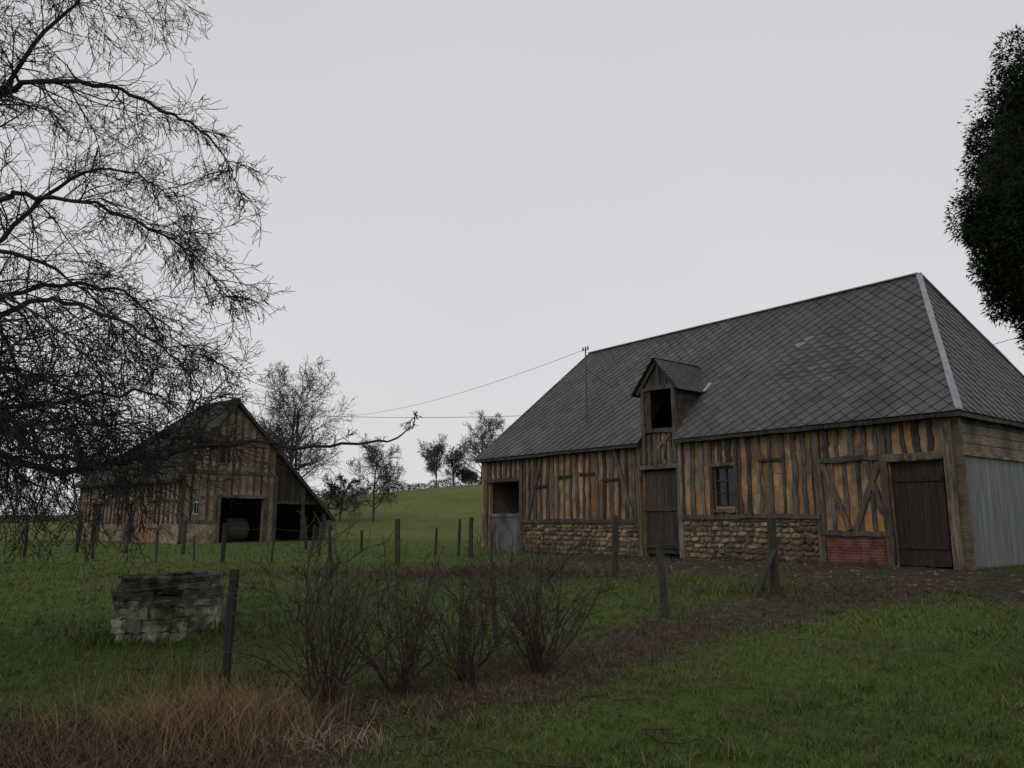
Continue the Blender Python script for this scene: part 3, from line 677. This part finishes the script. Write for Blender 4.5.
def catmull(P,m=6):
    P=[np.array(p,float) for p in P]; P=[2*P[0]-P[1]]+P+[2*P[-1]-P[-2]]; o=[]
    for i in range(1,len(P)-2):
        for k in range(m):
            t=k/m; a,b,c,d=P[i-1:i+3]
            o.append(.5*((2*b)+(-a+c)*t+(2*a-5*b+4*c-d)*t*t+(-a+3*b-3*c+d)*t**3))
    o.append(P[-2]); return o
limbs=[
 ([(-7,8.4,3.0),(-6.7,8.3,5.2),(-5.9,8.1,6.4),(-4.9,8,6.5),(-4.0,8,6.2),(-3.3,8,5.7),(-3.0,8,5.2)],.06),
 ([(-7,8.4,3.2),(-6.5,8.2,4.6),(-5.66,8,5.1),(-5,7.9,5.05),(-4.2,7.9,4.85),(-3.5,8,4.45),(-3.0,8,3.9)],.055),
 ([(-7,8.4,2.8),(-6.4,8,3.3),(-5.5,7.9,3.75),(-4.85,7.9,3.9),(-4.1,7.9,3.65),(-3.55,8,3.25),(-3.2,8,2.85)],.055),
 ([(-7,8.3,3.6),(-5.9,7.6,4.1),(-5.35,7.5,3.65),(-5.12,7.4,2.95),(-4.85,7.4,2.4),(-4.0,7.4,2.12),(-3.3,7.4,2.1)],.10),
 ([(-7,8.4,2.3),(-6.1,8.2,2.35),(-5.4,8,2.3),(-4.7,8,2.1),(-3.9,8,2.2),(-3.05,8,2.38),(-1.9,8,2.36),(-1.2,8,2.45),(-.98,8,2.68)],.065),
 ([(-7,8.5,4),(-6.4,8.5,6.2),(-5.6,8.5,7.6),(-5.0,8.5,8.1),(-4.5,8.4,8.1)],.05),
 ([(-7,8.6,3.4),(-6.3,9,5),(-5.5,9.3,6),(-4.7,9.3,5.9),(-4.0,9.2,5.3)],.045),
 ([(-7,8.3,2.9),(-6.2,7.5,3.5),(-5.4,7,3.8),(-4.4,6.8,3.5),(-3.7,6.7,2.9)],.05),
 ([(-7,8.4,2.5),(-6,8,3),(-5.2,7.8,3.1),(-4.6,7.7,2.9),(-3.9,7.7,2.35)],.05),
 ([(-7,8.6,2.7),(-5.8,8.9,2.9),(-4.5,9,3.1),(-3.7,9,2.8)],.05),
 ([(-7,8.4,2.2),(-6,7.4,2.5),(-5,7.0,2.7),(-4.2,6.9,2.3)],.05),
 ([(-7,8.5,3),(-6,8.8,4.2),(-5,9,4.4),(-4.3,9.1,4.0),(-3.8,9.1,3.4)],.045),
 ([(-6.7,8.4,5),(-6,7.6,6.8),(-5.2,7.3,7.4),(-4.5,7.2,7.1)],.04),
 ([(-7,8.4,2.6),(-6,8.3,2.8),(-5.2,8.4,2.6),(-4.4,8.5,2.65),(-3.6,8.4,2.4)],.045),
 ([(-6.9,8.4,4.0),(-6,8.2,4.5),(-5.2,8.2,4.4),(-4.5,8.2,3.9),(-4.0,8.2,3.2)],.045),
 ([(-7,8.4,2.5),(-6.2,8.6,2.5),(-5.4,8.8,2.9),(-4.7,8.7,2.5),(-4.0,8.6,2.1)],.04),
 ([(-6.9,8.4,3.2),(-6.1,7.9,3.3),(-5.4,7.6,3.2),(-4.7,7.6,3.4),(-4.0,7.6,3.0)],.04),
]
tree=empty('bare_apple_tree'); out=[]
tb_=Hf(-7.3,8.6)
trunk=catmull([(-7.5,8.6,tb_-.3),(-7.35,8.6,1),(-7.1,8.5,2.1),(-7.0,8.4,3.2),(-6.7,8.4,5.2),(-6.4,8.45,6.8)])
out.append((trunk,list(np.linspace(.24,.05,len(trunk))),0))
cfgL=dict(n=[7,6,4],g=[-.07,-.05,-.02],w=[.17,.20,.22],k=[9,3],t0=[.12,.15],a=[(20,65),(20,65)],l=[(.35,.75),(.35,.7)],r=[.55,.65],rmin=.0031)
for P,r in limbs:
    pts=catmull(P); n=len(pts); pts=[p+rng.normal(0,.022,3) for p in pts]
    rad=list(np.maximum(.0065,r*(1-.93*np.linspace(0,1,n)**.7))); out.append((pts,rad,0))
    Lt=sum(np.linalg.norm(pts[i+1]-pts[i]) for i in range(n-1)); kk=int(Lt*7.0)
    for _ in range(kk):
        t=R(.22,1)*(n-1); i=min(int(t),n-2); q=pts[i]*(1-(t-i))+pts[i+1]*(t-i); dd=unit(pts[i+1]-pts[i])
        if q[0]>-2.4 and R(0,1)<.8: continue
        sd=unit(np.cross(dd,rng.normal(0,1,3))); an=math.radians(R(25,75)); nd=unit(dd*math.cos(an)+sd*math.sin(an))
        ln=R(.5,1.6)*(1.1-.5*t/n)
        if q[0]>-3.7: ln*=.65
        if q[0]>-2.6: ln*=.5
        twigs(out,q,nd,ln,max(.0065,rad[i]*.36),0,cfgL)
mesh_branches('branches',out,M_bark,tree,sides=(6,4,3))

def far_tree(name,x,y,hgt,spread,k0=11,seed=1,mat=M_farbark,rmin=.014,dens=1.0,y_up=.06):
    root=empty(name); z=Hf(x,y); out=[]
    cfg=dict(n=[8,7,5,4],g=[.05,y_up,.03,.0],w=[.05,.14,.2,.25],k=[k0,13*dens,8*dens],t0=[.2,.15,.1],a=[(25,75),(25,65),(25,65)],l=[(.45*spread,.70*spread),(.35,.6),(.35,.75)],r=[.45,.45,.5],rmin=rmin)
    twigs(out,np.array([x,y,z-.2]),np.array([R(-.05,.05),0,1.]),hgt*.84,hgt*.020,0,cfg)
    mesh_branches('branches',out,mat,root,sides=(6,3,3,3)); return root
far_tree('bare_tree',-17.4,60,12.0,1.0,42,rmin=.013)
far_tree('bare_tree',-21.5,64,9.0,.8,16,rmin=.018)
far_tree('bare_tree',-11.4,64,6.6,1.05,24,rmin=.012,dens=1.1)
far_tree('bare_tree',-5.0,126,11.3,1.1,30,rmin=.022)
far_tree('bare_tree',-12.2,124,7.0,1.3,22,rmin=.024)
far_tree('bare_tree',-9.6,127,6.5,1.2,18,rmin=.024)
far_tree('bare_tree',-14.6,66,4.2,1.1,16,rmin=.018)
far_tree('bare_tree',-46,68,8.5,1,16,rmin=.022)
far_tree('bare_tree',-40,72,7.5,1,16,rmin=.022)
far_tree('bare_tree',-36,66,6,1,14,rmin=.022)

def leafmass(name,blobs,n,size,c1,c2,parent=None,mat=M_conif,aspect=.35,inner=.62):
    B=np.array(blobs,float); vol=(B[:,3]*B[:,4]*B[:,5])**(2/3); pr=vol/vol.sum(); k=rng.choice(len(B),n,p=pr)
    d=rng.normal(0,1,(n,3)); d/=np.linalg.norm(d,axis=1)[:,None]
    rr=rng.uniform(inner,1.06,n)**.7*(1+.10*np.sin(d[:,0]*9+k)*np.sin(d[:,2]*11+k*2)*np.sin(d[:,1]*7+k))
    P=B[k,:3]+d*B[k,3:]*rr[:,None]
    ax=d+rng.normal(0,.5,(n,3)); ax[:,2]-=.25; ax/=np.linalg.norm(ax,axis=1)[:,None]
    s2=np.cross(ax,rng.normal(0,1,(n,3))); s2/=np.linalg.norm(s2,axis=1)[:,None]
    L_=rng.uniform(.5,1.3,n)[:,None]*size
    a=P-s2*L_*aspect*.5; b=P+s2*L_*aspect*.5; c=P+ax*L_
    V=np.stack([a,b,c],1).reshape(-1,3); F=np.arange(n*3).reshape(n,3)
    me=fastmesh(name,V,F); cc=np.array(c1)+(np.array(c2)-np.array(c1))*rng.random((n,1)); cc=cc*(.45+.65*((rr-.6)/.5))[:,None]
    cc=np.clip(np.repeat(np.hstack([cc,np.ones((n,1))]),3,axis=0),.003,1)
    ca=me.color_attributes.new('col','FLOAT_COLOR','POINT'); ca.data.foreach_set('color',cc.astype(np.float32).ravel())
    me.materials.append(mat); return link(bpy.data.objects.new(name,me),parent)
con=empty('conifer_tree'); tx,ty,tzc=7.76,9.0,5.74; tz=Hf(tx,ty)
out=[]; tr=catmull([(tx+.1,ty,tz-.2),(tx+.05,ty,1.5),(tx,ty,3),(tx,ty,5.5),(tx,ty,7.7)]); out.append((tr,list(np.linspace(.22,.03,len(tr))),0))
cfgC=dict(n=[5,4],g=[.02,-.05],w=[.1,.15],k=[6],t0=[.3],a=[(25,60)],l=[(.25,.35)],r=[.5],rmin=.006)
for _ in range(60):
    a=R(0,6.28); zz=R(3.8,7.2); f=math.sqrt(max(.05,1-((zz-tzc)/2.5)**2)); twigs(out,np.array([tx,ty,zz]),unit(np.array([math.cos(a),math.sin(a),.1])),1.3*f,.03,0,cfgC)
mesh_branches('trunk_and_limbs',out,M_bark,con)
bl=[(tx,ty,tzc,1.80,1.80,2.46),(tx,ty,tzc,1.65,1.65,2.3)]
for _ in range(280):
    d=unit(rng.normal(0,1,3)); c=np.array([tx,ty,tzc])+d*np.array([1.74,1.74,2.40])*R(.95,1.04); s_=R(.10,.27); bl.append((*c,s_,s_,s_*1.4))
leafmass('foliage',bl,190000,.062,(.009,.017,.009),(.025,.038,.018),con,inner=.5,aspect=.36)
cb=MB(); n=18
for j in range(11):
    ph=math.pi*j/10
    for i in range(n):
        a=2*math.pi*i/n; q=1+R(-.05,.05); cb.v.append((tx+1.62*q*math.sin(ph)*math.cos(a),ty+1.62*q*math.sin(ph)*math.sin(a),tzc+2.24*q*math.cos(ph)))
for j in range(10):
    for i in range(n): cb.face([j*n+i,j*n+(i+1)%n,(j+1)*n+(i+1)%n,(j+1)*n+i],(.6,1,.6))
cb.build('dark_crown_core',M_dark,con)  # near-black ball added inside the crown, painting its inner shade
iv=[( -7.6+R(-1.6,1.6),125,Hf(-7.6,125)+R(.8,2.6),R(.4,.9),R(.6,1.1),R(.4,.9)) for _ in range(11)]
leafmass('evergreen_tree',iv,5000,.28,(.022,.03,.018),(.055,.062,.038))
hd=[]
for x in np.arange(-40,14,.9): hd.append((x,118+R(-1,1),Hf(x,118)+R(.0,.5),R(.7,1.1),.8,R(.4,1.0)))
leafmass('hedgerow',hd,26000,.3,(.022,.024,.014),(.055,.05,.035),aspect=.25)
hd=[]
for x in np.arange(-95,-27,.9): hd.append((x,70+R(-2,2),Hf(x,70)+R(.4,2.4)+.8*math.sin(x*.5),R(.8,1.5),1,R(.7,1.6)))
leafmass('hedgerow',hd,42000,.26,(.022,.022,.016),(.06,.055,.042),aspect=.25)
hd=[(-16+R(-6,2.2),56+R(-2,2),Hf(-16,56)+R(.2,1.3),R(.6,1.1),.8,R(.5,1.1)) for _ in range(26)]
leafmass('bramble_thicket',hd,14000,.22,(.022,.022,.014),(.06,.055,.035),aspect=.25)

def shrub(x,y,h,rad,n):
    out=[]; z=Hf(x,y)
    cfg=dict(n=[8,6,4],g=[.02,.02,.01],w=[.09,.14,.18],k=[6,2.8],t0=[.25,.25],a=[(18,55),(18,55)],l=[(.3,.65),(.3,.6)],r=[.62,.75],rmin=.0031)
    for _ in range(n):
        a=R(0,6.28); q=R(.0,1)**.75*rad/h*1.6
        d=unit(np.array([math.cos(a)*q,math.sin(a)*q,1.])); twigs(out,np.array([x+R(-.10,.10),y+R(-.08,.08),z-.03]),d,h*R(.65,1.22),R(.007,.0135),0,cfg)
    mesh_branches('bare_shrub',out,M_twig,None,sides=(4,3,3))
shrub(-1.62,7.15,1.12,.64,28); shrub(-1.02,7.35,.98,.5,21); shrub(-.45,7.85,1.02,.58,22); shrub(.28,8.4,1.15,.70,30)

# ------------------------------------------------------------------ wires & pole
up=empty('utility_pole'); mb=MB(); z=Hf(-17.4,62)
mb.tube([(-17.4,62,z-.3),(-17.4,62,10.3)],[.12,.09],8); mb.box(-17.9,-16.9,61.93,62.07,9.85,9.95); mb.build('pole',M_post,up)
def cable(name,a,b,sag,r=.014,parent=None):
    mb=MB(); a=np.array(a,float); b=np.array(b,float)
    pts=[a+(b-a)*t-np.array([0,0,sag*4*t*(1-t)]) for t in np.linspace(0,1,25)]; mb.tube(pts,[r]*25,4); return mb.build(name,M_wire,parent)
cable('overhead_wire',(-17.4,62,10.0),(8.0,45,8.0),.35,.018)
bl_=Matrix.Translation((Cx,Cy,.55))@Matrix.Rotation(math.atan2(-.787,.617),4,'Z')
mt_=bl_@Vector((-12.3,.55,7.0))
cable('overhead_wire',tuple(mt_),(-17.0,62,9.95),.9,.010)
cable('overhead_wire',(14.4,28,7.1),(21,19,8.7),.15,.012)

# ------------------------------------------------------------------ world, sun, camera
w=bpy.data.worlds.new('World'); scene.world=w; w.use_nodes=True; nt=w.node_tree; N=nt.nodes; L=nt.links
bg=N['Background']; bg.inputs['Strength'].default_value=.1
sky=N.new('ShaderNodeTexSky'); sky.sky_type='NISHITA'; sky.sun_disc=False; sky.sun_elevation=math.radians(40); sky.sun_rotation=math.radians(205); sky.dust_density=5; sky.air_density=1
tc=N.new('ShaderNodeTexCoord'); sp=N.new('ShaderNodeSeparateXYZ'); L.new(tc.outputs['Generated'],sp.inputs[0])
cr=N.new('ShaderNodeValToRGB'); cr.color_ramp.elements[0].position=0; cr.color_ramp.elements[1].position=.75
cr.color_ramp.elements[0].color=(.725,.72,.742,1); cr.color_ramp.elements[1].color=(.60,.597,.617,1); L.new(sp.outputs['Z'],cr.inputs[0])
nz=N.new('ShaderNodeTexNoise'); nz.inputs['Scale'].default_value=1.3; nz.inputs['Detail'].default_value=3; L.new(tc.outputs['Generated'],nz.inputs['Vector'])
mr=N.new('ShaderNodeMapRange'); mr.inputs['To Min'].default_value=9.5; mr.inputs['To Max'].default_value=10.9; L.new(nz.outputs['Fac'],mr.inputs['Value'])
vm=N.new('ShaderNodeVectorMath'); vm.operation='SCALE'; L.new(cr.outputs[0],vm.inputs[0]); L.new(mr.outputs[0],vm.inputs['Scale'])
mx=N.new('ShaderNodeMixRGB'); mx.inputs[0].default_value=.96; L.new(sky.outputs[0],mx.inputs[1]); L.new(vm.outputs[0],mx.inputs[2]); L.new(mx.outputs[0],bg.inputs['Color'])
sd=bpy.data.lights.new('sun','SUN'); sd.energy=.55; sd.angle=math.radians(25); sd.color=(1,.97,.93)
so=bpy.data.objects.new('sun',sd); so.rotation_euler=(math.radians(50),0,math.radians(-25)); link(so)
cd=bpy.data.cameras.new('camera'); cd.lens=27; cd.sensor_width=36; cd.clip_end=4000; cd.clip_start=.05
co=bpy.data.objects.new('camera',cd); co.location=(0,0,1.6); co.rotation_euler=(math.radians(100),0,0); link(co); scene.camera=co
scene.view_settings.view_transform='Standard'; scene.view_settings.look='None'; scene.view_settings.exposure=0
